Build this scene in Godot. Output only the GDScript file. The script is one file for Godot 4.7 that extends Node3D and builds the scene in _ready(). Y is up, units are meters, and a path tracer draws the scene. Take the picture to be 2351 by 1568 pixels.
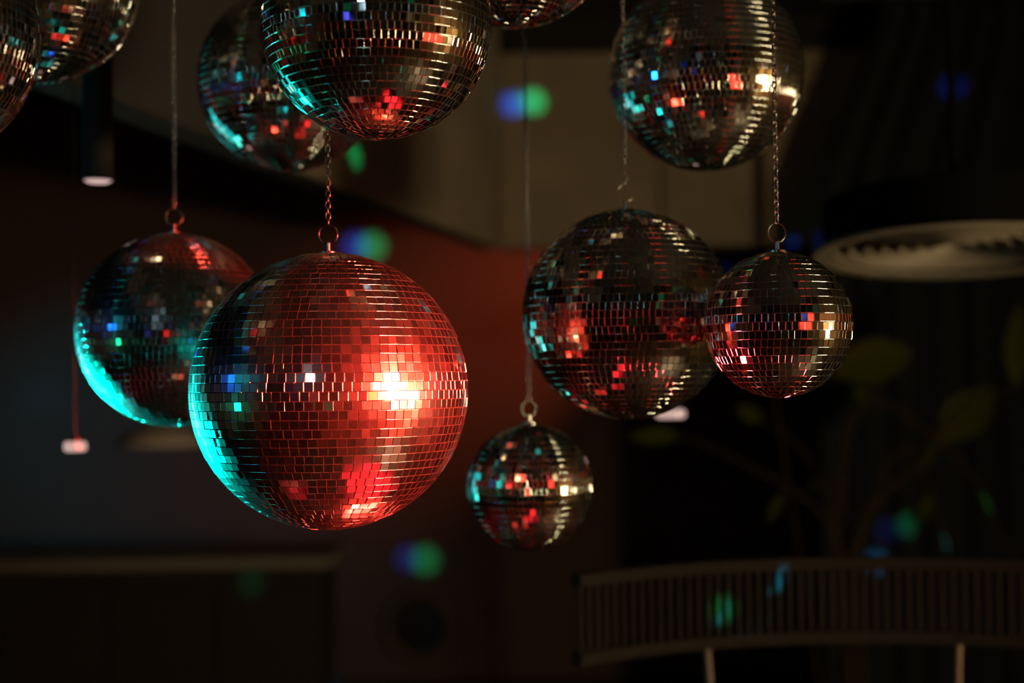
extends Node3D
# Mirror balls on chains in a dark club room. Metres, y up. The camera stands at (0, 1.6, 0) and looks along -z.

const FPX := 3265.0            # focal length in pixels of the 2351 x 1568 frame
const EYE := Vector3(0, 1.6, 0)
var cam_t: Transform3D         # where the camera stands
var used := {}
var M := {}
var balls := []                # [centre, radius] of every ball, for ranking the tiles in view
var rng := RandomNumberGenerator.new()

# ---------------------------------------------------------------- helpers
func at(px: float, py: float, d: float) -> Vector3:
	return cam_t * Vector3((px - 1175.5) / FPX * d, (784.0 - py) / FPX * d, -d)

func from_cam(x: float, y: float, z: float) -> Vector3:
	return cam_t * Vector3(x, y, z)

func numbered(n: String) -> String:
	if not used.has(n):
		used[n] = 0
		return n
	used[n] += 1
	return "%s_%03d" % [n, used[n]]

func thing(called: String, label: String, category: String, where := Vector3.ZERO, group := "") -> Node3D:
	var o := Node3D.new()
	o.name = numbered(called)
	add_child(o, true)
	o.position = where
	o.set_meta("label", label)
	o.set_meta("category", category)
	if group:
		o.set_meta("group", group)
	return o

func part(parent: Node3D, called: String, mesh: Mesh, mat: Material, t := Transform3D()) -> MeshInstance3D:
	var o := MeshInstance3D.new()
	o.name = called
	o.mesh = mesh
	if mat:
		o.material_override = mat
	o.transform = t
	parent.add_child(o, true)
	return o

func structure(called: String, mesh: Mesh, mat: Material, t := Transform3D(), label := "") -> MeshInstance3D:
	var o := part(self, called, mesh, mat, t)
	o.set_meta("kind", "structure")
	if label:
		o.set_meta("label", label)
	return o

func shift(v: Vector3) -> Transform3D:
	return Transform3D(Basis(), v)

func box_mesh(s: Vector3, b := 0.004) -> ArrayMesh:
	# a box with chamfered edges
	b = minf(b, minf(s.x, minf(s.y, s.z)) * 0.3)
	var st := SurfaceTool.new()
	st.begin(Mesh.PRIMITIVE_TRIANGLES)
	var h := s / 2.0
	var p := func(axis: int, sg: Vector3) -> Vector3:
		var v := Vector3(sg.x * (h.x - b), sg.y * (h.y - b), sg.z * (h.z - b))
		v[axis] = sg[axis] * h[axis]
		return v
	for axis in 3:
		var u := (axis + 1) % 3
		var w := (axis + 2) % 3
		for k in [-1.0, 1.0]:
			var c := []
			for q in [[-1, -1], [1, -1], [1, 1], [-1, 1]]:
				var sg := Vector3.ZERO
				sg[axis] = k
				sg[u] = q[0]
				sg[w] = q[1]
				c.append(p.call(axis, sg))
			quad(st, c[0], c[1], c[2], c[3], Vector3.ZERO)
		for k in [[-1, -1], [1, -1], [1, 1], [-1, 1]]:
			# the edge along `axis`
			var c := []
			for e in [[-1, u], [1, u], [1, w], [-1, w]]:
				var sg := Vector3.ZERO
				sg[axis] = e[0]
				sg[u] = k[0]
				sg[w] = k[1]
				c.append(p.call(e[1], sg))
			quad(st, c[0], c[1], c[2], c[3], Vector3.ZERO)
	for x in [-1, 1]:
		for y in [-1, 1]:
			for z in [-1, 1]:
				var sg := Vector3(x, y, z)
				tri(st, p.call(0, sg), p.call(1, sg), p.call(2, sg), Vector3.ZERO)
	return st.commit()

func tri(st: SurfaceTool, a: Vector3, b: Vector3, c: Vector3, mid: Vector3) -> void:
	# flat triangle, turned away from `mid`
	var n := (b - a).cross(c - a).normalized()
	if n.dot((a + b + c) / 3.0 - mid) < 0.0:
		n = -n
		var k := b
		b = c
		c = k
	for v in [a, c, b]:
		st.set_normal(n)
		st.add_vertex(v)

func quad(st: SurfaceTool, a: Vector3, b: Vector3, c: Vector3, d: Vector3, mid: Vector3) -> void:
	tri(st, a, b, c, mid)
	tri(st, a, c, d, mid)

func lathe(profile: Array, n := 32) -> ArrayMesh:
	# profile: [radius, height] pairs, outside on the right hand when going up; smooth round, creased along the profile
	var v := PackedVector3Array()
	var nn := PackedVector3Array()
	var ix := PackedInt32Array()
	for k in profile.size() - 1:
		var a: Array = profile[k]
		var b: Array = profile[k + 1]
		var dr: float = b[0] - a[0]
		var dy: float = b[1] - a[1]
		var l := sqrt(dr * dr + dy * dy)
		if l < 1e-7:
			continue
		var base := v.size()
		for i in n + 1:
			var t := TAU * i / n
			var e := Vector3(cos(t), 0, sin(t))
			var nrm := (e * (dy / l) + Vector3(0, -dr / l, 0))
			v.append(e * float(a[0]) + Vector3(0, a[1], 0))
			v.append(e * float(b[0]) + Vector3(0, b[1], 0))
			nn.append(nrm)
			nn.append(nrm)
		for i in n:
			var q := base + i * 2
			# seen from outside, t grows to the left: q, q+1, q+3, q+2 runs clockwise reversed below
			ix.append_array(PackedInt32Array([q, q + 3, q + 1, q, q + 2, q + 3]))
	return array_mesh(v, nn, ix)

func array_mesh(v: PackedVector3Array, nn: PackedVector3Array, ix: PackedInt32Array) -> ArrayMesh:
	# makes the winding follow the normals
	for k in range(0, ix.size(), 3):
		var a := v[ix[k]]
		var g := (v[ix[k + 1]] - a).cross(v[ix[k + 2]] - a)
		if g.dot(nn[ix[k]] + nn[ix[k + 1]] + nn[ix[k + 2]]) > 0.0:
			var s := ix[k + 1]
			ix[k + 1] = ix[k + 2]
			ix[k + 2] = s
	var arr := []
	arr.resize(Mesh.ARRAY_MAX)
	arr[Mesh.ARRAY_VERTEX] = v
	arr[Mesh.ARRAY_NORMAL] = nn
	arr[Mesh.ARRAY_INDEX] = ix
	var m := ArrayMesh.new()
	m.add_surface_from_arrays(Mesh.PRIMITIVE_TRIANGLES, arr)
	return m

func tube_into(v: PackedVector3Array, nn: PackedVector3Array, ix: PackedInt32Array, path: Array, radius, sides := 8, closed := false) -> void:
	# radius: a number, or an array with one for each point
	var n := path.size()
	var base := v.size()
	var side := Vector3.ZERO
	for i in n:
		var a: Vector3 = path[(i - 1 + n) % n] if closed else path[maxi(i - 1, 0)]
		var b: Vector3 = path[(i + 1) % n] if closed else path[mini(i + 1, n - 1)]
		var dir := (b - a).normalized()
		if side == Vector3.ZERO:
			side = dir.cross(Vector3(0.13, 0.31, 0.94)).normalized()
		side = (side - dir * side.dot(dir)).normalized()
		var up := dir.cross(side)
		var r: float = radius[i] if radius is Array else radius
		for k in sides:
			var t := TAU * k / sides
			var e := side * cos(t) + up * sin(t)
			v.append(path[i] + e * r)
			nn.append(e)
	for i in (n if closed else n - 1):
		var j := (i + 1) % n
		for k in sides:
			var l := (k + 1) % sides
			ix.append_array(PackedInt32Array([base + i * sides + k, base + j * sides + k, base + j * sides + l, base + i * sides + k, base + j * sides + l, base + i * sides + l]))

func tube(path: Array, radius, sides := 8, closed := false) -> ArrayMesh:
	var v := PackedVector3Array()
	var nn := PackedVector3Array()
	var ix := PackedInt32Array()
	tube_into(v, nn, ix, path, radius, sides, closed)
	return array_mesh(v, nn, ix)

func curve(points: Array, steps := 8) -> Array:
	var out := []
	for i in points.size() - 1:
		var p0: Vector3 = points[maxi(i - 1, 0)]
		var p1: Vector3 = points[i]
		var p2: Vector3 = points[i + 1]
		var p3: Vector3 = points[mini(i + 2, points.size() - 1)]
		for k in steps:
			out.append(p1.cubic_interpolate(p2, p0, p3, float(k) / steps))
	out.append(points[-1])
	return out

func mat(called: String, c: Color, rough := 0.8, metal := 0.0) -> StandardMaterial3D:
	var m := StandardMaterial3D.new()
	m.resource_name = called
	m.albedo_color = c
	m.roughness = rough
	m.metallic = metal
	M[called] = m
	return m

func glow(called: String, c: Color, energy: float) -> StandardMaterial3D:
	var m := mat(called, Color(0.05, 0.05, 0.05), 0.4)
	m.emission_enabled = true
	m.emission = c
	m.emission_energy_multiplier = energy
	return m

func noise_tex(freq: float, octaves: int, lo: Color, hi: Color, seed_: int, size := 256) -> NoiseTexture2D:
	var n := FastNoiseLite.new()
	n.seed = seed_
	n.frequency = freq
	n.fractal_octaves = octaves
	var g := Gradient.new()
	g.set_color(0, lo)
	g.set_color(1, hi)
	var t := NoiseTexture2D.new()
	t.width = size
	t.height = size
	t.seamless = true
	t.noise = n
	t.color_ramp = g
	return t

func spot(parent: Node3D, called: String, pos: Vector3, target: Vector3, c: Color, energy: float, angle: float, soft: float, size := 0.02) -> SpotLight3D:
	var l := SpotLight3D.new()
	l.name = called
	parent.add_child(l, true)
	var up := Vector3.UP if absf((target - pos).normalized().y) < 0.95 else Vector3.RIGHT
	l.global_transform = Transform3D(Basis.looking_at(target - pos, up), pos)
	l.light_color = c
	l.light_energy = energy
	l.spot_angle = angle
	l.spot_angle_attenuation = soft
	l.light_size = size
	l.spot_range = 14.0
	l.spot_attenuation = 2.0
	l.shadow_enabled = true
	return l

func omni(parent: Node3D, called: String, pos: Vector3, c: Color, energy: float, size := 0.03) -> OmniLight3D:
	var l := OmniLight3D.new()
	l.name = called
	parent.add_child(l, true)
	l.global_position = pos
	l.light_color = c
	l.light_energy = energy
	l.light_size = size
	l.omni_range = 14.0
	l.omni_attenuation = 2.0
	l.shadow_enabled = true
	return l

# ---------------------------------------------------------------- the scene
func _ready() -> void:
	rng.seed = 7
	set_camera()
	materials()
	lamps()
	print("room")
	room()
	print("balls")
	hang_balls()
	print("furniture")
	furniture()
	greenery()
	print("done")

func set_camera() -> void:
	var cam := Camera3D.new()
	cam.name = "camera"
	add_child(cam)
	var fov := rad_to_deg(2.0 * atan(784.0 / FPX))
	var a := CameraAttributesPhysical.new()
	a.frustum_focal_length = 35.0 / (2.0 * tan(deg_to_rad(fov) / 2.0))
	a.frustum_focus_distance = 1.58
	a.exposure_aperture = 2.9
	a.frustum_near = 0.05
	a.frustum_far = 60.0
	cam.attributes = a
	cam.fov = fov
	cam.near = 0.05
	cam.far = 60.0
	cam_t = Transform3D(Basis(Vector3.RIGHT, deg_to_rad(1.5)) * Basis(Vector3.BACK, -0.012), EYE)
	cam.transform = cam_t
	cam.current = true
	var we := WorldEnvironment.new()
	we.name = "environment"
	var e := Environment.new()
	e.background_mode = Environment.BG_COLOR
	e.background_color = Color(0, 0, 0)
	e.tonemap_mode = Environment.TONE_MAPPER_LINEAR
	e.tonemap_exposure = 1.0
	e.sdfgi_enabled = true
	e.ssao_enabled = true
	e.ssil_enabled = true
	we.environment = e
	add_child(we)

func materials() -> void:
	var smudge := noise_tex(0.02, 4, Color(0.25, 0.25, 0.25), Color(1, 1, 1), 5)
	# two sorts of mirror glass, each in three tones: cleaner tiles, and dustier ones on the big ball
	for k in 6:
		var f := mat("mirror_face_%d" % k, [Color(0.80, 0.79, 0.77), Color(0.74, 0.74, 0.74), Color(0.78, 0.75, 0.71)][k % 3], [0.03, 0.05, 0.08, 0.12, 0.14, 0.17][k], 1.0)
		if k < 3:
			continue
		f.clearcoat_enabled = true
		f.clearcoat = [0.7, 0.85, 1.0][k - 3]
		f.clearcoat_roughness = 0.36
		f.clearcoat_texture = smudge
		f.uv1_triplanar = true
		f.uv1_world_triplanar = true
		f.uv1_scale = Vector3.ONE * 14.0
	mat("mirror_edge_0", Color(0.84, 0.86, 0.84), 0.10, 0.985)
	mat("mirror_edge_1", Color(0.60, 0.60, 0.60), 0.14, 0.955)
	mat("ball_core", Color(0.07, 0.065, 0.065), 0.85)
	mat("chrome", Color(0.5, 0.49, 0.47), 0.2, 1.0)
	mat("black_metal", Color(0.05, 0.05, 0.055), 0.45, 0.4)
	mat("dull_black", Color(0.02, 0.02, 0.022), 0.95).metallic_specular = 0.15
	mat("dark_brass", Color(0.32, 0.26, 0.17), 0.5, 0.6)
	var pl := mat("plaster", Color(0.58, 0.52, 0.44), 0.9)
	pl.albedo_texture = noise_tex(0.01, 5, Color(0.84, 0.84, 0.84), Color(1, 1, 1), 11)
	pl.uv1_triplanar = true
	pl.uv1_world_triplanar = true
	pl.uv1_scale = Vector3.ONE * 0.6
	mat("wall_paint", Color(0.30, 0.22, 0.19), 0.85)
	mat("shaded_board", Color(0.15, 0.135, 0.125), 0.85)  # dark tone carries the weaker light on the near boards
	mat("bar_wall", Color(0.40, 0.38, 0.35), 0.8)
	mat("ceiling_paint", Color(0.09, 0.08, 0.075), 0.9)
	mat("black_wall", Color(0.075, 0.065, 0.06), 0.9)
	mat("warm_wall", Color(0.66, 0.54, 0.38), 0.85)
	mat("floor_boards", Color(0.16, 0.10, 0.07), 0.45)
	mat("pale_stone", Color(0.46, 0.43, 0.39), 0.5)
	mat("dark_wood", Color(0.10, 0.06, 0.045), 0.8)
	mat("leg_wood", Color(0.30, 0.22, 0.15), 0.5)
	mat("slat_paint", Color(0.115, 0.10, 0.085), 0.85).metallic_specular = 0.1
	var cl := mat("curtain_cloth", Color(0.15, 0.155, 0.165), 0.95)
	cl.metallic_specular = 0.2
	mat("khaki_metal", Color(0.40, 0.37, 0.31), 0.6)
	var lf := mat("leaf", Color(0.20, 0.21, 0.05), 0.6)
	lf.metallic_specular = 0.2
	lf.backlight_enabled = true
	lf.backlight = Color(0.12, 0.13, 0.03)
	mat("stem", Color(0.20, 0.15, 0.09), 0.8).metallic_specular = 0.2
	mat("terracotta", Color(0.35, 0.18, 0.12), 0.8)
	mat("shade_cloth", Color(0.66, 0.60, 0.56), 0.8)

# ---------------------------------------------------------------- lamps
func stage_lamp(label: String, pos: Vector3, aim: Vector3, radius: float, c: Color, lens_glow: float, energy: float, angle: float, soft: float, hung: bool, spread := 0.55) -> Node3D:
	var t := thing("stage_lamp", label, "stage lamp", pos)
	var b := Basis.looking_at(aim - pos, Vector3.UP if absf((aim - pos).normalized().y) < 0.95 else Vector3.RIGHT)
	# the can is lathed round y; its mouth looks along -z of b
	var turn := Transform3D(b * Basis(Vector3.RIGHT, -PI / 2.0), Vector3.ZERO)
	var r := radius
	var can := part(t, "housing", lathe([[0.0, -1.9 * r], [0.55 * r, -1.9 * r], [0.75 * r, -1.7 * r], [1.08 * r, -0.9 * r], [1.08 * r, 0.12 * r], [1.0 * r, 0.12 * r], [1.0 * r, -0.02 * r]], 28), M.black_metal, turn)
	var gm := glow("glow_" + t.name, c, lens_glow)
	part(can, "lens", lathe([[r, 0.0], [0.6 * r, 0.07 * r], [0.0, 0.1 * r]], 20), gm)
	var q := r * 1.35
	var fork := [b * Vector3(q, 0, 0.4 * r), b * Vector3(q, 0, 0.4 * r) + Vector3(0, (1.0 if hung else -1.0) * 2.3 * r, 0), b * Vector3(-q, 0, 0.4 * r) + Vector3(0, (1.0 if hung else -1.0) * 2.3 * r, 0), b * Vector3(-q, 0, 0.4 * r)]
	part(t, "yoke", tube(fork, 0.009, 6), M.black_metal)
	var top: Vector3 = (fork[1] + fork[2]) / 2.0
	var end := Vector3(top.x, (3.1 if hung else 0.0) - pos.y, top.z)
	part(t, "pole", tube([top, end], 0.014, 10), M.black_metal)
	part(t, "base_plate", lathe([[0.0, 0.0], [0.16, 0.0], [0.16, 0.015], [0.0, 0.02]], 28), M.black_metal, Transform3D(Basis(), end + Vector3(0, -0.02 if hung else 0.0, 0)))
	spot(t, "beam", pos + (aim - pos).normalized() * (r * 0.22), aim, c, energy, angle, soft, r * spread)
	return t

func light_panel(called: String, label: String, pos: Vector3, b: Basis, nx: int, ny: int, cell: float, c: Color, power: float) -> void:
	# a rack of glowing square modules facing +z of b, on a post down to the floor
	var t := thing(called, label, "light panel", pos)
	var w := nx * cell
	var h := ny * cell
	part(t, "tray", box_mesh(Vector3(w + 0.03, h + 0.03, 0.05), 0.006), M.black_metal, Transform3D(b, b * Vector3(0, 0, -0.035)))
	var mods := []
	for k in 3:
		mods.append(glow("glow_%s_%d" % [t.name, k], c, power * [0.4, 1.0, 1.8][k]))
	var m := BoxMesh.new()
	m.size = Vector3(cell - 0.008, cell - 0.008, 0.02)
	rng.seed = 40 + nx
	for i in nx:
		for j in ny:
			part(t, "light_module", m, mods[rng.randi() % 3], Transform3D(b, b * Vector3((i + 0.5) * cell - w / 2, (j + 0.5) * cell - h / 2, 0)))
	var back := b * Vector3(0, 0, -0.07)
	part(t, "post", tube([back, Vector3(back.x, 0.01 - pos.y, back.z)], 0.02, 10), M.black_metal)
	part(t, "base_plate", lathe([[0.0, 0.0], [0.18, 0.0], [0.18, 0.015], [0.0, 0.02]], 28), M.black_metal, shift(Vector3(back.x, -pos.y, back.z)))
	var al := AreaLight3D.new()
	al.name = "panel_light"
	t.add_child(al)
	al.global_transform = Transform3D(b * Basis(Vector3.UP, PI), pos + b * Vector3(0, 0, 0.02))
	al.area_size = Vector2(w, h)
	al.light_color = c
	al.light_energy = power * w * h * 0.3
	al.shadow_enabled = true

func small_lamp(label: String, pos: Vector3, aim: Vector3, r: float, c: Color, lens_glow: float, energy: float, called := "led_lamp") -> void:
	# a small round fitting on an arm that reaches the nearest wall, floor or ceiling
	var t := thing(called, label, "lamp", pos)
	var b := Basis.looking_at(aim - pos, Vector3.UP)
	var turn := Transform3D(b * Basis(Vector3.RIGHT, -PI / 2.0), Vector3.ZERO)
	var can := part(t, "housing", lathe([[0.0, -1.2 * r], [0.8 * r, -1.2 * r], [1.12 * r, -0.7 * r], [1.12 * r, 0.1 * r], [r, 0.1 * r], [r, -0.02 * r]], 20), M.black_metal, turn)
	part(can, "lens", lathe([[r, 0.0], [0.0, 0.1 * r]], 16), glow("glow_" + t.name, c, lens_glow))
	var back := b * Vector3(0, 0, r)
	part(t, "rod", tube([back, Vector3(back.x, 3.1 - pos.y, back.z)], 0.008, 8), M.black_metal)
	if energy > 0.0:
		spot(t, "beam", pos + (aim - pos).normalized() * (r * 0.25), aim, c, energy, 50.0, 1.0, r * 0.6)

func lamps() -> void:
	var mid := at(757, 897, 1.68)
	# the red pair on the big ball: one from the front right, one from below
	stage_lamp("red stage lamp hung from the ceiling, aimed at the red-lit big mirror ball", from_cam(0.69, 0.035, -1.08), mid, 0.14, Color(1.0, 0.21, 0.15), 5.0, 80.0, 9.2, 0.4, true, 0.9)
	stage_lamp("red stage lamp on a floor stand, aimed up at the big mirror ball", from_cam(-0.08, -0.64, -1.86), mid, 0.075, Color(1.0, 0.22, 0.17), 0.8, 1.0, 14.5, 0.4, false, 1.0)
	var rp := from_cam(0.03, -0.68, -1.54)  # glowing panel added to redden the lower tiles of the big ball
	light_panel("added_red_panel", "added red glowing panel on a low stand, reddening the big mirror ball", rp, Basis.looking_at(Vector3(0.95, -0.30, -0.05), Vector3.UP), 5, 5, 0.080, Color(1.0, 0.15, 0.17), 1.2)
	stage_lamp("added red stage lamp on a floor stand, aimed up at the small mirror ball", from_cam(-0.36, -0.52, -1.55), at(1787, 745, 1.68), 0.06, Color(1.0, 0.16, 0.19), 0.5, 8.0, 6.6, 0.4, false, 0.9)  # unseen lamp added for the red patch on the small ball
	# cyan from behind, on the left
	stage_lamp("cyan stage lamp on a floor stand beside the bar", from_cam(-1.30, -0.52, -2.62), mid + Vector3(-0.13, 0.03, -0.06), 0.11, Color(0.0, 0.86, 0.80), 4.0, 30.0, 8.5, 0.4, false)
	var cy := from_cam(-1.62, -0.30, -3.0)
	light_panel("cyan_light_panel", "tall cyan light panel standing on the floor beside the bar", cy, Basis.looking_at(cy - mid, Vector3.UP), 3, 4, 0.16, Color(0.0, 0.84, 0.84), 0.8)
	# warm white on the right-hand wall
	var w := thing("wall_lamp", "long warm white wall lamp on the beige wall", "wall lamp", Vector3(2.58, 1.36, -0.85))
	var plate := part(w, "back_plate", box_mesh(Vector3(0.03, 0.22, 0.96)), M.dark_brass, shift(Vector3(-0.005, 0, 0)))
	part(plate, "diffuser", box_mesh(Vector3(0.05, 0.16, 0.90), 0.012), glow("glow_wall_lamp", Color(1.0, 0.88, 0.66), 7.0), shift(Vector3(-0.040, 0, 0)))
	var al := AreaLight3D.new()
	al.name = "glow_light"
	w.add_child(al)
	al.global_transform = Transform3D(Basis(Vector3.UP, PI / 2.0), Vector3(2.505, 1.36, -0.85))
	al.area_size = Vector2(0.90, 0.16)
	al.light_color = Color(1.0, 0.90, 0.70)
	al.light_energy = 7.0
	al.shadow_enabled = true
	omni(w, "spill_light", Vector3(2.42, 1.36, -0.85), Color(1.0, 0.82, 0.55), 1.1, 0.05)
	# unseen lamps added to wash the back wall: red in the middle, teal on the left
	stage_lamp("added red wash lamp hidden above the plaster panels, aimed at the back wall", Vector3(1.3, 2.7, -6.3), Vector3(-0.24, 1.85, -7.6), 0.06, Color(1.0, 0.43, 0.27), 1.0, 4.2, 22.0, 1.0, true)
	stage_lamp("added teal wash lamp hung high beside the left wall, aimed at the back wall", Vector3(-3.8, 2.5, -5.0), Vector3(-2.0, 1.10, -7.6), 0.07, Color(0.25, 0.82, 1.0), 1.0, 2.2, 20.0, 1.0, true)
	# white lamp behind the camera, on the left
	small_lamp("small cold white lamp hung from the ceiling", from_cam(-0.66, 0.66, 1.25), mid, 0.07, Color(0.80, 0.95, 1.0), 10.0, 0.10)
	# coloured lamps of the light rig
	small_lamp("small blue lamp of the light rig", from_cam(-1.75, 0.10, -1.25), mid, 0.07, Color(0.05, 0.40, 1.0), 2.5, 0.08)
	small_lamp("small green lamp of the light rig", from_cam(-1.65, -0.28, -1.10), mid, 0.07, Color(0.0, 0.85, 0.55), 2.5, 0.08)
	small_lamp("added small cyan lamp beside the left wall", from_cam(-2.6, 0.35, -0.4), mid, 0.09, Color(0.0, 0.75, 0.85), 5.0, 0.3)  # from here down: unseen lamps added for coloured flecks in the tiles
	small_lamp("added small red lamp behind the camera", from_cam(-0.25, -0.35, 1.9), mid, 0.08, Color(1.0, 0.08, 0.10), 3.0, 0.1)
	small_lamp("added small green lamp behind the camera", from_cam(0.25, -0.6, 1.6), mid, 0.06, Color(0.0, 0.75, 0.45), 2.0, 0.0)
	small_lamp("added small violet lamp behind the camera", from_cam(-1.3, -0.1, 1.5), mid, 0.08, Color(0.30, 0.32, 0.95), 2.0, 0.0)
	small_lamp("added small amber lamp beside the camera", from_cam(1.9, -0.05, 0.6), mid, 0.08, Color(1.0, 0.72, 0.28), 2.2, 0.1)

# ---------------------------------------------------------------- room
func slab(called: String, lo: Vector3, hi: Vector3, m: Material) -> MeshInstance3D:
	return structure(called, box_mesh(hi - lo, 0.003), m, shift((lo + hi) / 2.0))

func room() -> void:
	slab("floor", Vector3(-4.35, -0.15, -7.75), Vector3(2.75, 0.0, 2.75), M.floor_boards)
	slab("ceiling", Vector3(-4.35, 3.1, -7.75), Vector3(2.75, 3.25, 2.75), M.ceiling_paint)
	slab("wall_back", Vector3(-4.35, 0.0, -7.75), Vector3(2.75, 3.1, -7.6), M.wall_paint)
	slab("wall_front", Vector3(-4.35, 0.0, 2.6), Vector3(2.75, 3.1, 2.75), M.black_wall)
	slab("wall_left", Vector3(-4.35, 0.0, -7.6), Vector3(-4.2, 3.1, 2.6), M.wall_paint)
	slab("wall_right", Vector3(2.6, 0.0, -7.6), Vector3(2.75, 3.1, 2.6), M.warm_wall)
	# the dropped ceiling edge: one run along the left, one across the back
	var a := Vector3(-1.53, 0, 1.0)
	var b := Vector3(-0.036, 0, -5.8)
	var mid := (a + b) / 2.0
	var run := (b - a).normalized()
	var turn := Basis.looking_at(run, Vector3.UP)
	var left := structure("trim_1", box_mesh(Vector3(0.08, 0.97, (b - a).length()), 0.006), M.ceiling_paint, Transform3D(turn, Vector3(mid.x, 2.615, mid.z) - turn.x * 0.06))
	# facing boards: plaster far off; near ones darker, dimmer light put into their colour
	var long := (b - a).length()
	var cuts := [0.0, 1.5, 3.0, 4.5, 5.7, long]
	for k in 5:
		var w: float = cuts[k + 1] - cuts[k] - 0.006
		part(left, "panel", box_mesh(Vector3(0.02, 0.97, w), 0.004), M.shaded_board if k < 3 else M.plaster, shift(Vector3(0.05, 0, long / 2.0 - (cuts[k] + cuts[k + 1]) / 2.0)))
	var back := structure("trim_2", box_mesh(Vector3(2.62, 0.97, 0.05), 0.004), M.ceiling_paint, shift(Vector3(1.29, 2.615, -5.86)))
	for x in [[-0.036, 0.608], [0.616, 0.995], [1.043, 1.30], [1.308, 1.95], [1.958, 2.6]]:
		var w: float = x[1] - x[0]
		part(back, "panel", box_mesh(Vector3(w, 0.80, 0.03), 0.005), M.plaster, shift(Vector3((x[0] + x[1]) / 2.0 - 1.29, -0.08, 0.042)))

# ---------------------------------------------------------------- mirror balls
func tile_mesh(w: float, h: float) -> ArrayMesh:
	# flat mirror face with a rounded rim; the rim's normals turn from the face to the side
	var b := 0.0005
	var m := ArrayMesh.new()
	for s in 2:
		var v := PackedVector3Array()
		var nn := PackedVector3Array()
		var ix := PackedInt32Array()
		tile_into(v, nn, ix, s, Transform3D(), w, h, b)
		var arr := []
		arr.resize(Mesh.ARRAY_MAX)
		arr[Mesh.ARRAY_VERTEX] = v_keep[0]
		arr[Mesh.ARRAY_NORMAL] = v_keep[1]
		arr[Mesh.ARRAY_INDEX] = v_keep[2]
		m.add_surface_from_arrays(Mesh.PRIMITIVE_TRIANGLES, arr)
	return m

var v_keep := []

func tile_into(v: PackedVector3Array, nn: PackedVector3Array, ix: PackedInt32Array, s: int, t: Transform3D, w: float, h: float, b: float) -> void:
	var q := [[-1, -1], [1, -1], [1, 1], [-1, 1]]   # counter-clockwise from outside
	var nz := t.basis.z.normalized()
	var base := v.size()
	if s == 0:
		for k in 4:
			v.append(t * Vector3(q[k][0] * (w / 2 - b), q[k][1] * (h / 2 - b), 0))
			nn.append(nz)
		ix.append_array(PackedInt32Array([base, base + 2, base + 1, base, base + 3, base + 2]))
	else:
		for k in 4:
			var a: Array = q[k]
			var c: Array = q[(k + 1) % 4]
			var outw := (t.basis * Vector3((a[0] + c[0]) / 2.0, (a[1] + c[1]) / 2.0, 0)).normalized()
			base = v.size()
			v.append(t * Vector3(a[0] * (w / 2 - b), a[1] * (h / 2 - b), 0))
			v.append(t * Vector3(a[0] * w / 2, a[1] * h / 2, -b))
			v.append(t * Vector3(c[0] * w / 2, c[1] * h / 2, -b))
			v.append(t * Vector3(c[0] * (w / 2 - b), c[1] * (h / 2 - b), 0))
			var tilt := (nz * 0.32 + outw).normalized()
			nn.append_array(PackedVector3Array([nz, tilt, tilt, nz]))
			ix.append_array(PackedInt32Array([base, base + 2, base + 1, base, base + 3, base + 2]))
	v_keep = [v, nn, ix]

func hidden(p: Vector3, own: int) -> bool:
	var d := p - EYE
	var l := d.length()
	d /= l
	for k in balls.size():
		if k == own:
			continue
		var c: Vector3 = balls[k][0]
		var along := (c - EYE).dot(d)
		if along > 0.0 and along < l and (c - EYE - d * along).length() < balls[k][1]:
			return true
	return false

func in_frame(p: Vector3) -> bool:
	var q := cam_t.affine_inverse() * p
	return q.z < 0.0 and absf(q.x / -q.z) * FPX < 1180.0 and absf(q.y / -q.z) * FPX < 790.0

func link_path(c: Vector3, turn: float, half_l: float, half_w: float) -> Array:
	var out := []
	for k in 12:
		var t := TAU * k / 12.0
		var x := cos(t) * half_w
		var y := sin(t) * half_w + signf(sin(t)) * (half_l - half_w)
		if absf(sin(t)) < 0.01:
			y = 0.0
		out.append(c + Vector3(x * cos(turn), y, x * sin(turn)))
	return out

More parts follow.
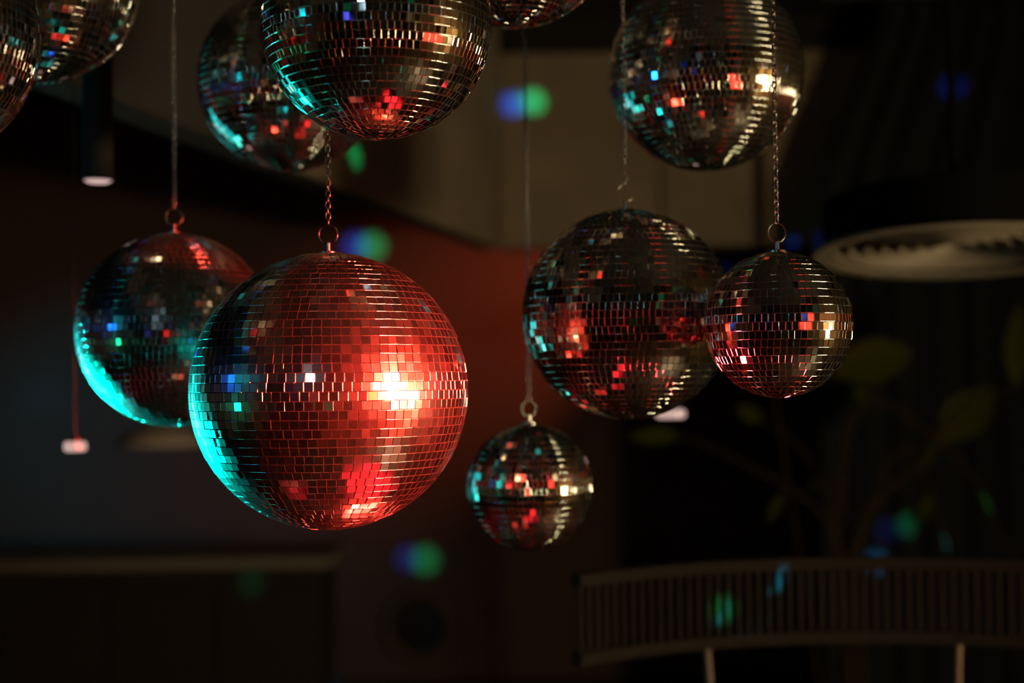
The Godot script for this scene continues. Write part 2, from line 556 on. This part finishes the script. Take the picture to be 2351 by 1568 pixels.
func make_ball(own: int, label: String, spec: Dictionary) -> void:
	var c: Vector3 = balls[own][0]
	var R: float = balls[own][1]
	var t := thing("mirror_ball", label, "mirror ball", c, "mirror balls hung on chains")
	rng.seed = 100 + own
	t.rotation.y = rng.randf() * 0.3
	var core := SphereMesh.new()
	core.radius = R - 0.0011
	core.height = core.radius * 2.0
	core.radial_segments = 48
	core.rings = 24
	part(t, "core", core, M.ball_core)
	var tw: float = spec.tw
	var th: float = spec.th
	var gap := 0.0002
	var rows := int(round(PI * R / th))
	var unit := tile_mesh(tw, th)
	var all := []
	for i in rows:
		var lat := -PI / 2 + (i + 0.5) * PI / rows
		var rr := R * cos(lat)
		var n := maxi(3, int(round(TAU * rr / tw)))
		var start := rng.randf() * TAU
		var lean := rng.randfn(0.0, 0.006)
		for k in n:
			var lon := start + TAU * k / n
			var nrm := Vector3(cos(lat) * sin(lon), sin(lat), cos(lat) * cos(lon))
			var east := Vector3(cos(lon), 0, -sin(lon))
			var north := nrm.cross(east)
			var bs := Basis(east, north, nrm)
			bs = bs * Basis(Vector3.RIGHT, lean + rng.randfn(0.0, spec.jit)) * Basis(Vector3.UP, rng.randfn(0.0, spec.jit)) * Basis(Vector3.BACK, rng.randfn(0.0, 0.012))
			var w := TAU * rr / n - gap
			var h := PI * R / rows - gap
			# tiles near the poles are cut narrower so that neighbours do not meet
			w -= h * absf(sin(lat)) / maxf(n, 1) * 2.0
			var p := nrm * (R + rng.randfn(0.0, 0.00012))
			var wp := t.transform * p
			var to := EYE - wp
			var f := (t.basis * nrm).dot(to.normalized())
			var score := -1.0
			if f > 0.06 and in_frame(wp) and not hidden(wp, own):
				score = f * w * h / to.length_squared()
			all.append([score, Transform3D(bs, p), w, h, rng.randi() % 10])
	all.sort_custom(func(a, b): return a[0] > b[0])
	var kinds := [3, 3, 3, 3, 3, 4, 4, 4, 5, 5] if spec.dusty else [0, 0, 0, 0, 0, 1, 1, 1, 2, 2]
	for k in mini(300, all.size()):
		var e: Array = all[k]
		if e[0] <= 0.0:
			break
		var o := MeshInstance3D.new()
		o.name = "mirror_tile"
		o.mesh = unit
		o.set_surface_override_material(0, M["mirror_face_%d" % kinds[e[4]]])
		o.set_surface_override_material(1, M["mirror_edge_%d" % (1 if spec.dusty else 0)])
		o.transform = e[1] * Transform3D(Basis.from_scale(Vector3(e[2] / tw, e[3] / th, 1.0)), Vector3.ZERO)
		t.add_child(o, true)
		e[0] = -2.0
	# the remaining tiles, too many to pick apart, in one part
	var m := ArrayMesh.new()
	var sets := []
	for s in 4:
		sets.append([PackedVector3Array(), PackedVector3Array(), PackedInt32Array()])
	for e in all:
		if e[0] == -2.0:
			continue
		var kk: int = kinds[e[4]]
		var face: Array = sets[kk % 3]
		tile_into(face[0], face[1], face[2], 0, e[1], e[2], e[3], 0.0005)
		sets[kk % 3] = v_keep
		var edge: Array = sets[3]
		tile_into(edge[0], edge[1], edge[2], 1, e[1], e[2], e[3], 0.0005)
		sets[3] = v_keep
	for s in 4:
		var arr := []
		arr.resize(Mesh.ARRAY_MAX)
		arr[Mesh.ARRAY_VERTEX] = sets[s][0]
		arr[Mesh.ARRAY_NORMAL] = sets[s][1]
		arr[Mesh.ARRAY_INDEX] = sets[s][2]
		m.add_surface_from_arrays(Mesh.PRIMITIVE_TRIANGLES, arr)
	var rest := MeshInstance3D.new()
	rest.name = "mirror_tiling"
	rest.mesh = m
	for s in 3:
		rest.set_surface_override_material(s, M["mirror_face_%d" % (s + (3 if spec.dusty else 0))])
	rest.set_surface_override_material(3, M["mirror_edge_%d" % (1 if spec.dusty else 0)])
	rest.set_meta("kind", "stuff")
	t.add_child(rest, true)
	# fittings on top
	var cap := part(t, "cap", lathe([[0.0, R - 0.002], [0.011, R - 0.002], [0.011, R + 0.001], [0.0026, R + 0.0025], [0.0026, R + 0.012], [0.0, R + 0.0126]], 16), M.chrome)
	var ring_r := 0.0115
	var ring := []
	var ry := R + 0.0105 + ring_r
	var ang := rng.randf_range(-0.5, 0.5)
	for k in 24:
		var a := TAU * k / 24.0
		ring.append(Vector3(cos(a) * ring_r * cos(ang), ry + sin(a) * ring_r, cos(a) * ring_r * sin(ang)))
	part(cap, "ring", tube(ring, 0.0005, 6, true), M.chrome)
	# the chain up to the ceiling
	var v := PackedVector3Array()
	var nn := PackedVector3Array()
	var ix := PackedInt32Array()
	var y := ry + ring_r + 0.0035
	var n_link := 0
	var twist := rng.randf() * PI
	while y + c.y < 3.095:
		var path := link_path(Vector3(0, y, 0), twist + (PI / 2 if n_link % 2 else 0.0), 0.0043, 0.0027)
		var got := link_tube(path, 0.0007)
		var off := v.size()
		v.append_array(got[0])
		nn.append_array(got[1])
		for q in got[2]:
			ix.append(q + off)
		y += 0.0067
		twist += rng.randfn(0.01, 0.05)
		n_link += 1
	part(t, "chain", array_mesh(v, nn, ix), M.chrome)

func link_tube(path: Array, r: float) -> Array:
	var v := PackedVector3Array()
	var nn := PackedVector3Array()
	var ix := PackedInt32Array()
	var n := path.size()
	var mid := Vector3.ZERO
	for p in path:
		mid += p / n
	var across: Vector3 = (path[0] - mid).cross(Vector3.UP).normalized()
	for i in n:
		var dir: Vector3 = (path[(i + 1) % n] - path[(i - 1 + n) % n]).normalized()
		var outw := dir.cross(across)
		for k in 5:
			var a := TAU * k / 5.0
			var e := outw * cos(a) + across * sin(a)
			v.append(path[i] + e * r)
			nn.append(e)
	for i in n:
		var j := (i + 1) % n
		for k in 5:
			var l := (k + 1) % 5
			ix.append_array(PackedInt32Array([i * 5 + k, j * 5 + k, j * 5 + l, i * 5 + k, j * 5 + l, i * 5 + l]))
	return [v, nn, ix]

func hang_balls() -> void:
	var big := {"tw": 0.0105, "th": 0.0103, "jit": 0.018, "dusty": true}
	var front := {"tw": 0.0073, "th": 0.0091, "jit": 0.024, "dusty": false}
	var middle := {"tw": 0.0078, "th": 0.0098, "jit": 0.026, "dusty": false}
	var dusty := {"tw": 0.0078, "th": 0.0098, "jit": 0.026, "dusty": true}
	var small := {"tw": 0.0074, "th": 0.0098, "jit": 0.028, "dusty": false}
	var list := [
		[757, 897, 1.68, 0.1631, big, "big square-tiled mirror ball with a white-hot red glare and a cyan rim"],
		[1787, 745, 1.68, 0.0865, small, "small mirror ball with a pinkish red lower side, nearest the louvred pendant lamp"],
		[865, 55, 1.56, 0.1266, front, "mirror ball with a red patch underneath, hanging above the big red-lit ball"],
		[1440, 722, 1.86, 0.1373, middle, "mirror ball with cyan flecks down one side, partly behind the small red-flecked ball"],
		[402, 757, 1.96, 0.1335, dusty, "cyan-lit mirror ball half hidden by the big red-lit ball"],
		[1217, 1118, 2.04, 0.0905, small, "small mirror ball hanging lowest of all, on the longest chain"],
		[1620, 169, 2.00, 0.1366, middle, "mirror ball with warm white flecks, hanging behind two chains"],
		[664, 186, 2.10, 0.1335, middle, "mirror ball with cyan flecks, behind the ball with a red underside"],
		[70, -55, 1.90, 0.1437, middle, "mirror ball with a few cyan tiles, above the slim dark cylinder downlight"],
		[-234, 70, 1.45, 0.1390, front, "mirror ball with amber tiles, overlapping the ball above the cylinder downlight"],
		[1178, -178, 1.82, 0.1335, middle, "mirror ball of which only the dark underside shows, above the longest chain"],
	]
	for b in list:
		balls.append([at(b[0], b[1], b[2]), b[3]])
	for k in list.size():
		make_ball(k, list[k][5], list[k][4])

# ---------------------------------------------------------------- furniture and far lamps
func furniture() -> void:
	# ceiling downlight on a long stem, left
	var p := at(225, 415, 2.3)
	var d := thing("downlight", "slim dark cylinder downlight with a pinkish white mouth, hung above the bar", "ceiling lamp", p)
	var cyl := part(d, "cylinder", lathe([[0.0225, 0.0], [0.0245, 0.0], [0.0245, 3.1 - p.y], [0.0, 3.1 - p.y]], 28), M.dark_wood)
	part(cyl, "lens", lathe([[0.0225, 0.001], [0.016, -0.003], [0.0, -0.005]], 28), glow("glow_downlight", Color(0.92, 0.76, 0.74), 0.9))
	spot(d, "beam", p + Vector3(0, -0.008, 0), p + Vector3(0, -1, 0), Color(1.0, 0.85, 0.78), 0.06, 40.0, 1.0, 0.02)
	# two small lit capsules on cords
	for k in 2:
		var q := at([173.0, 1540.0][k], [1025.0, 950.0][k], [2.35, 2.55][k])
		var wl := thing("capsule_pendant", ["small pinkish capsule lamp on a cord, below the cyan-lit mirror ball", "pinkish capsule lamp on a cord, touching the outline of the ball with cyan flecks"][k], "pendant lamp", q)
		var r: float = [0.0185, 0.027][k]
		var capsule := part(wl, "capsule", lathe([[0.0, -0.0085], [r * 0.8, -0.0085], [r, -0.005], [r, 0.005], [r * 0.8, 0.0085], [0.0, 0.0085]], 24), glow("glow_capsule_lamp_%d" % k, Color(0.90, 0.74, 0.70), 0.75))
		part(capsule, "cap", lathe([[r * 0.7, 0.0086], [r * 0.7, 0.014], [0.003, 0.018], [0.0, 0.018]], 20), M.black_metal)
		part(wl, "cord", tube([Vector3(0, 0.016, 0), Vector3(0, 3.1 - q.y, 0)], 0.0009, 6), M.black_metal)
		omni(wl, "glow_light", q, Color(1.0, 0.8, 0.75), 0.004, 0.008)
	# bar counter
	var bar := thing("bar_counter", "dark bar counter with a pale stone top", "bar counter", Vector3(-1.9, 0, -6.1))
	part(bar, "body", box_mesh(Vector3(2.2, 0.84, 0.5), 0.006), M.dark_wood, shift(Vector3(0, 0.42, 0)))
	part(bar, "top", box_mesh(Vector3(2.32, 0.045, 0.62), 0.008), M.pale_stone, shift(Vector3(0, 0.8625, 0)))
	for k in 5:
		part(bar, "front_panel", box_mesh(Vector3(0.40, 0.66, 0.02), 0.006), M.dark_wood, shift(Vector3(-0.88 + 0.44 * k, 0.43, 0.258)))
	part(bar, "plinth", box_mesh(Vector3(2.24, 0.08, 0.52), 0.004), M.black_metal, shift(Vector3(0, 0.04, 0)))
	# shallow pendant shade over the bar
	var s := at(370, 1003, 5.0)
	var pen := thing("pendant_lamp", "pale shallow pendant lampshade hanging unlit over the bar", "pendant lamp", s)
	var shade := part(pen, "shade", lathe([[0.155, -0.03], [0.15, -0.012], [0.11, 0.02], [0.04, 0.045], [0.0, 0.048]], 32), M.shade_cloth)
	part(shade, "cap", lathe([[0.03, 0.044], [0.03, 0.075], [0.006, 0.085], [0.0, 0.086]], 16), M.black_metal)
	part(pen, "cord", tube([Vector3(0, 0.08, 0), Vector3(0, 3.1 - s.y, 0)], 0.004, 6), M.black_metal)
	# louvred round pendant on the right
	var lp := at(2192, 582, 2.75)
	var lou := thing("louvred_pendant", "large black drum pendant with khaki nested round louvres, hanging before the curtain", "pendant lamp", lp)
	var tip := Basis(Vector3.RIGHT, deg_to_rad(-6.0)) * Basis(Vector3.BACK, deg_to_rad(-1.5))
	part(lou, "rim", lathe([[0.238, 0.0], [0.268, -0.003], [0.272, 0.001], [0.268, 0.005], [0.238, 0.006], [0.238, 0.0]], 72), M.khaki_metal, Transform3D(tip, Vector3.ZERO))
	for k in 7:
		var r := 0.222 - 0.032 * k
		part(lou, "louvre", lathe([[r + 0.012, 0.012], [r - 0.016, 0.062], [r - 0.018, 0.062], [r + 0.009, 0.011], [r + 0.012, 0.012]], 56), M.khaki_metal, Transform3D(tip, Vector3.ZERO))
	part(lou, "drum", lathe([[0.236, 0.0065], [0.250, 0.0065], [0.250, 0.100], [0.0, 0.105], [0.0, 0.100], [0.246, 0.095], [0.246, 0.0065]], 64), M.dull_black, Transform3D(tip, Vector3.ZERO))
	for k in 3:
		var a := TAU * k / 3.0 + 0.4
		part(lou, "spoke", tube([tip * Vector3(0.01 * cos(a), 0.079, 0.01 * sin(a)), tip * Vector3(0.245 * cos(a), 0.079, 0.245 * sin(a))], 0.004, 6), M.dull_black)
	part(lou, "rod", tube([Vector3(0, 0.095, 0), Vector3(0, 3.1 - lp.y, 0)], 0.009, 10), M.dull_black)
	# curtain
	var cur := thing("curtain", "dark grey curtain in folds beside the plaster panels", "curtain", Vector3(1.85, 0, -5.45))
	part(cur, "cloth", curtain_mesh(), M.curtain_cloth)
	part(cur, "rail", tube([Vector3(-0.65, 3.06, 0), Vector3(0.74, 3.06, 0)], 0.015, 10), M.black_metal)
	# curved slatted screen
	slat_screen()
	# round pale frame on the back wall
	var f := at(962, 1436, 7.55)
	f.z = -7.6
	var fr := thing("round_frame", "pale ring-shaped frame on the dark back wall", "frame", f)
	var hoop := []
	for k in 40:
		hoop.append(Vector3(cos(TAU * k / 40.0) * 0.165, sin(TAU * k / 40.0) * 0.165, 0.03))
	var rim := part(fr, "rim", tube(hoop, 0.028, 10, true), M.leg_wood)
	part(rim, "inset", lathe([[0.0, 0.0], [0.15, 0.0], [0.15, 0.015], [0.0, 0.015]], 40), M.black_metal, Transform3D(Basis(Vector3.RIGHT, PI / 2), Vector3.ZERO))
	added_projectors()

func curtain_mesh() -> ArrayMesh:
	var v := PackedVector3Array()
	var nn := PackedVector3Array()
	var ix := PackedInt32Array()
	var nx := 90
	var ny := 30
	var pos := func(i: int, j: int, side: float) -> Vector3:
		var u := float(i) / nx
		var y := 0.03 + 3.0 * j / ny
		var left := lerpf(-0.68, -0.40, clampf((y - 2.35) / 0.65, 0.0, 1.0))
		var x := lerpf(left, 0.74, u)
		return Vector3(x, y, 0.035 * sin(u * 62.0 + 0.4 * sin(y * 2.0)) + 0.012 * sin(u * 150.0 + y) + side * 0.002)
	for side in [1.0, -1.0]:
		var base := v.size()
		for j in ny + 1:
			for i in nx + 1:
				var p: Vector3 = pos.call(i, j, side)
				var dx: Vector3 = pos.call(i + 1, j, side) - pos.call(i - 1, j, side)
				var dy: Vector3 = pos.call(i, j + 1, side) - pos.call(i, j - 1, side)
				v.append(p)
				nn.append(dx.cross(dy).normalized() * side)
		for j in ny:
			for i in nx:
				var q := base + j * (nx + 1) + i
				ix.append_array(PackedInt32Array([q, q + 1, q + nx + 2, q, q + nx + 2, q + nx + 1]))
	return array_mesh(v, nn, ix)

func arc_band(r: float, half: float, y0: float, y1: float, thick: float) -> ArrayMesh:
	# part of a hoop whose hollow side looks to +z
	var st := SurfaceTool.new()
	st.begin(Mesh.PRIMITIVE_TRIANGLES)
	var n := 40
	for k in n:
		var a := lerpf(-half, half, float(k) / n)
		var b := lerpf(-half, half, float(k + 1) / n)
		var c := []
		for e in [[a, r], [b, r], [b, r + thick], [a, r + thick]]:
			c.append(Vector3(sin(e[0]) * e[1], 0, -cos(e[0]) * e[1]))
		var mid: Vector3 = (c[0] + c[1] + c[2] + c[3]) / 4.0 + Vector3(0, (y0 + y1) / 2, 0)
		var lo := Vector3(0, y0, 0)
		var hi := Vector3(0, y1, 0)
		quad(st, c[0] + lo, c[1] + lo, c[1] + hi, c[0] + hi, mid)
		quad(st, c[3] + lo, c[2] + lo, c[2] + hi, c[3] + hi, mid)
		quad(st, c[0] + hi, c[1] + hi, c[2] + hi, c[3] + hi, mid)
		quad(st, c[0] + lo, c[1] + lo, c[2] + lo, c[3] + lo, mid)
		if k == 0:
			quad(st, c[0] + lo, c[3] + lo, c[3] + hi, c[0] + hi, mid)
		if k == n - 1:
			quad(st, c[1] + lo, c[2] + lo, c[2] + hi, c[1] + hi, mid)
	return st.commit()

func slat_screen() -> void:
	# the far arc stands 2.5 m from the camera
	var d := 2.5
	var r := 0.72
	var half := deg_to_rad(41)
	var y1: float = at(1900, 1278, d).y
	var y0: float = at(1900, 1472, d).y
	var t := thing("slatted_stand", "dark round plant stand of upright slats on tall thin wooden legs", "plant stand", Vector3(at(1930, 1300, d).x, 0, r - d))
	part(t, "top_rail", arc_band(r - 0.009, half, y1 - 0.020, y1, 0.022), M.slat_paint)
	part(t, "bottom_rail", arc_band(r - 0.009, half, y0, y0 + 0.020, 0.022), M.slat_paint)
	var m := box_mesh(Vector3(0.0085, y1 - y0 - 0.036, 0.008), 0.0015)
	var n := 54
	for k in n + 1:
		var a := lerpf(-half + 0.01, half - 0.01, float(k) / n)
		part(t, "slat", m, M.slat_paint, Transform3D(Basis(Vector3.UP, -a), Vector3(sin(a) * (r + 0.002), (y0 + y1) / 2.0, -cos(a) * (r + 0.002))))
	for a in [-19.8, 15.6, 39.0]:
		var e := deg_to_rad(a)
		var top := Vector3(sin(e) * (r + 0.002), y0 + 0.005, -cos(e) * (r + 0.002))
		var foot := Vector3(top.x * 0.72, 0.0, top.z * 0.97)
		part(t, "leg", tube([foot, top], [0.005, 0.007], 10), M.leg_wood)

func added_projectors() -> void:
	var blue := Color(0.0, 0.32, 1.0)
	var green := Color(0.0, 0.85, 0.50)
	var cyan := Color(0.0, 0.75, 1.0)
	# [px, py, depth, colour, radius in px, strength] of the patches each unit throws
	added_projector("added beam unit on a pole for the tile-cast colour patches, near the beige wall", Vector3(1.35, 1.92, 0.35), [
		[1184, 236, 5.75, blue, 24, 2.0], [1234, 230, 5.75, green, 32, 2.2], [1210, 232, 5.75, cyan, 20, 0.5],
		[822, 356, 3.95, green, 24, 1.7],
		[2082, 478, 5.4, blue, 22, 3.5], [2100, 490, 5.4, green, 18, 1.2],
		[2200, 196, 5.4, blue, 20, 1.5], [1836, 572, 5.8, blue, 20, 0.8],
		[2085, 1205, 5.4, green, 28, 2.0], [2045, 1215, 5.4, blue, 26, 0.6],
		[1762, 1330, 2.49, cyan, 16, 18.0], [1632, 1398, 2.46, cyan, 18, 18.0], [1656, 1400, 2.46, green, 10, 8.0], [1436, 1392, 2.35, green, 14, 6.0],
		[1785, 1330, 2.49, green, 10, 5.0], [2165, 1258, 4.5, cyan, 14, 4.0], [1700, 1370, 2.48, cyan, 100, 0.35],
	])
	added_projector("added beam unit on a pole for the tile-cast colour patches, on the side of the bar", Vector3(-0.95, 1.9, 0.5), [
		[814, 564, 7.55, blue, 34, 3.0], [850, 565, 7.55, green, 36, 3.0],
		[935, 1282, 7.55, blue, 32, 1.0], [975, 1285, 7.55, green, 36, 1.5],
		[592, 1342, 6.0, green, 34, 0.3], [95, 915, 7.55, cyan, 60, 0.05],
	])

func added_projector(label: String, pos: Vector3, beams: Array) -> void:
	# added narrow beams, standing in for the patches mirror tiles throw round the room
	var t := thing("added_fleck_unit", label, "stage lamp", pos)
	var can := part(t, "housing", box_mesh(Vector3(0.48, 0.18, 0.20), 0.012), M.black_metal)
	part(t, "pole", tube([Vector3(0, -0.08, 0), Vector3(0, -pos.y, 0)], 0.018, 10), M.black_metal)
	part(t, "base_plate", lathe([[0.0, 0.0], [0.2, 0.0], [0.2, 0.015], [0.0, 0.02]], 28), M.black_metal, shift(Vector3(0, -pos.y, 0)))
	var lens := lathe([[0.016, 0.0], [0.0, 0.005]], 8)
	var k := 0
	for b in beams:
		var from := pos + Vector3(-0.18 + 0.06 * (k % 7), 0.055 - 0.05 * (k / 7), -0.102)
		part(can, "lens", lens, glow("glow_%s_%d" % [t.name, k], b[3], 0.6), Transform3D(Basis(Vector3.RIGHT, -PI / 2), from - pos))
		var target := at(b[0], b[1], b[2])
		var dist := from.distance_to(target)
		var rad: float = b[4] / FPX * b[2]
		spot(t, "beam", from + Vector3(0, 0, -0.012), target, b[3], b[5] * dist * dist * 1.3, rad_to_deg(atan(rad / dist)), 0.35, 0.01)
		k += 1

# ---------------------------------------------------------------- plant
func leaf_mesh(length: float, width: float, bend: float) -> ArrayMesh:
	var v := PackedVector3Array()
	var nn := PackedVector3Array()
	var ix := PackedInt32Array()
	var n := 10
	for side in [1.0, -1.0]:
		var base := v.size()
		for i in n + 1:
			var u := float(i) / n
			var w := width / 2 * sin(PI * pow(u, 0.85)) + 0.0005
			var z := bend * sin(PI * u * 0.5) * length
			for s in [-1.0, 0.0, 1.0]:
				v.append(Vector3(s * w, u * length, -z + absf(s) * w * 0.35 + side * 0.0006))
				nn.append(Vector3(-0.35 * s, 0.2 * bend, 1).normalized() * side)
		for i in n:
			for s in 2:
				var q := base + i * 3 + s
				ix.append_array(PackedInt32Array([q, q + 1, q + 4, q, q + 4, q + 3]))
	return array_mesh(v, nn, ix)

func greenery() -> void:
	var d := 4.5
	var foot := Vector3(at(1940, 1300, d).x, 0, -d)
	var t := thing("potted_plant", "tall olive-leaved plant with arching stems in a pot behind the mirror balls", "plant", foot)
	part(t, "pot", lathe([[0.0, 0.0], [0.13, 0.0], [0.17, 0.34], [0.185, 0.34], [0.185, 0.38], [0.165, 0.38], [0.15, 0.33], [0.0, 0.33]], 36), M.terracotta)
	part(t, "stake", tube([Vector3(-0.05, 0.33, 0.0), at(1777, 900, d) - foot], 0.005, 8), M.stem)
	var stems := [
		[[1925, 1150], [1988, 925], [2137, 998], [2243, 1113], [2350, 1347]],
		[[1960, 1250], [2060, 1040], [2116, 1079], [2175, 1262]],
		[[1935, 1100], [1950, 960], [2085, 820]],
		[[1980, 1200], [2080, 1100], [2165, 1020]],
		[[1990, 1200], [2200, 960], [2330, 890]],
		[[1900, 1150], [1830, 1020], [1745, 970]],
		[[1900, 1200], [1700, 1060], [1560, 1000]],
	]
	var made := []
	var k := 0
	for s in stems:
		var pts := [Vector3(0.01 * k - 0.03, 0.33, 0.01 * (k % 3)), Vector3(0.012 * k - 0.03, 0.75, 0.02 * (k % 3))]
		for q in s:
			pts.append(at(q[0], q[1], d + 0.06 * (k % 3) - 0.06) - foot)
		var path := curve(pts, 6)
		var radii := []
		for i in path.size():
			radii.append(lerpf(0.009, 0.003, float(i) / path.size()))
		made.append(part(t, "stem", tube(path, radii, 8), M.stem))
		k += 1
	# leaves: base pixel, tip pixel, width in pixels, depth
	for l in [[[2095, 812], [1890, 850], 105, 3.72, 2], [[2160, 1015], [2290, 880], 100, 3.78, 3], [[2335, 890], [2342, 690], 62, 3.70, 4], [[1750, 968], [1690, 930], 40, 3.8, 5], [[1562, 1000], [1440, 1002], 42, 3.7, 6], [[1872, 1098], [1866, 1140], 20, 3.8, 5], [[1990, 930], [1965, 880], 30, 3.7, 0], [[2150, 1008], [2120, 1080], 26, 3.7, 0], [[1800, 1128], [1760, 1205], 24, 3.7, 6], [[2136, 1130], [2118, 1205], 26, 3.74, 1]]:
		var a := at(l[0][0], l[0][1], l[3] + 0.75)
		var b := at(l[1][0], l[1][1], l[3] + 0.78)
		var y := (b - a).normalized()
		var z := (EYE + Vector3(0, 0.9, 0.6) - a).normalized()
		var x := y.cross(z).normalized()
		z = x.cross(y)
		part(made[l[4]], "leaf", leaf_mesh((b - a).length(), l[2] / FPX * (l[3] + 0.75), 0.12), M.leaf, Transform3D(Basis(x, y, z), a - foot))
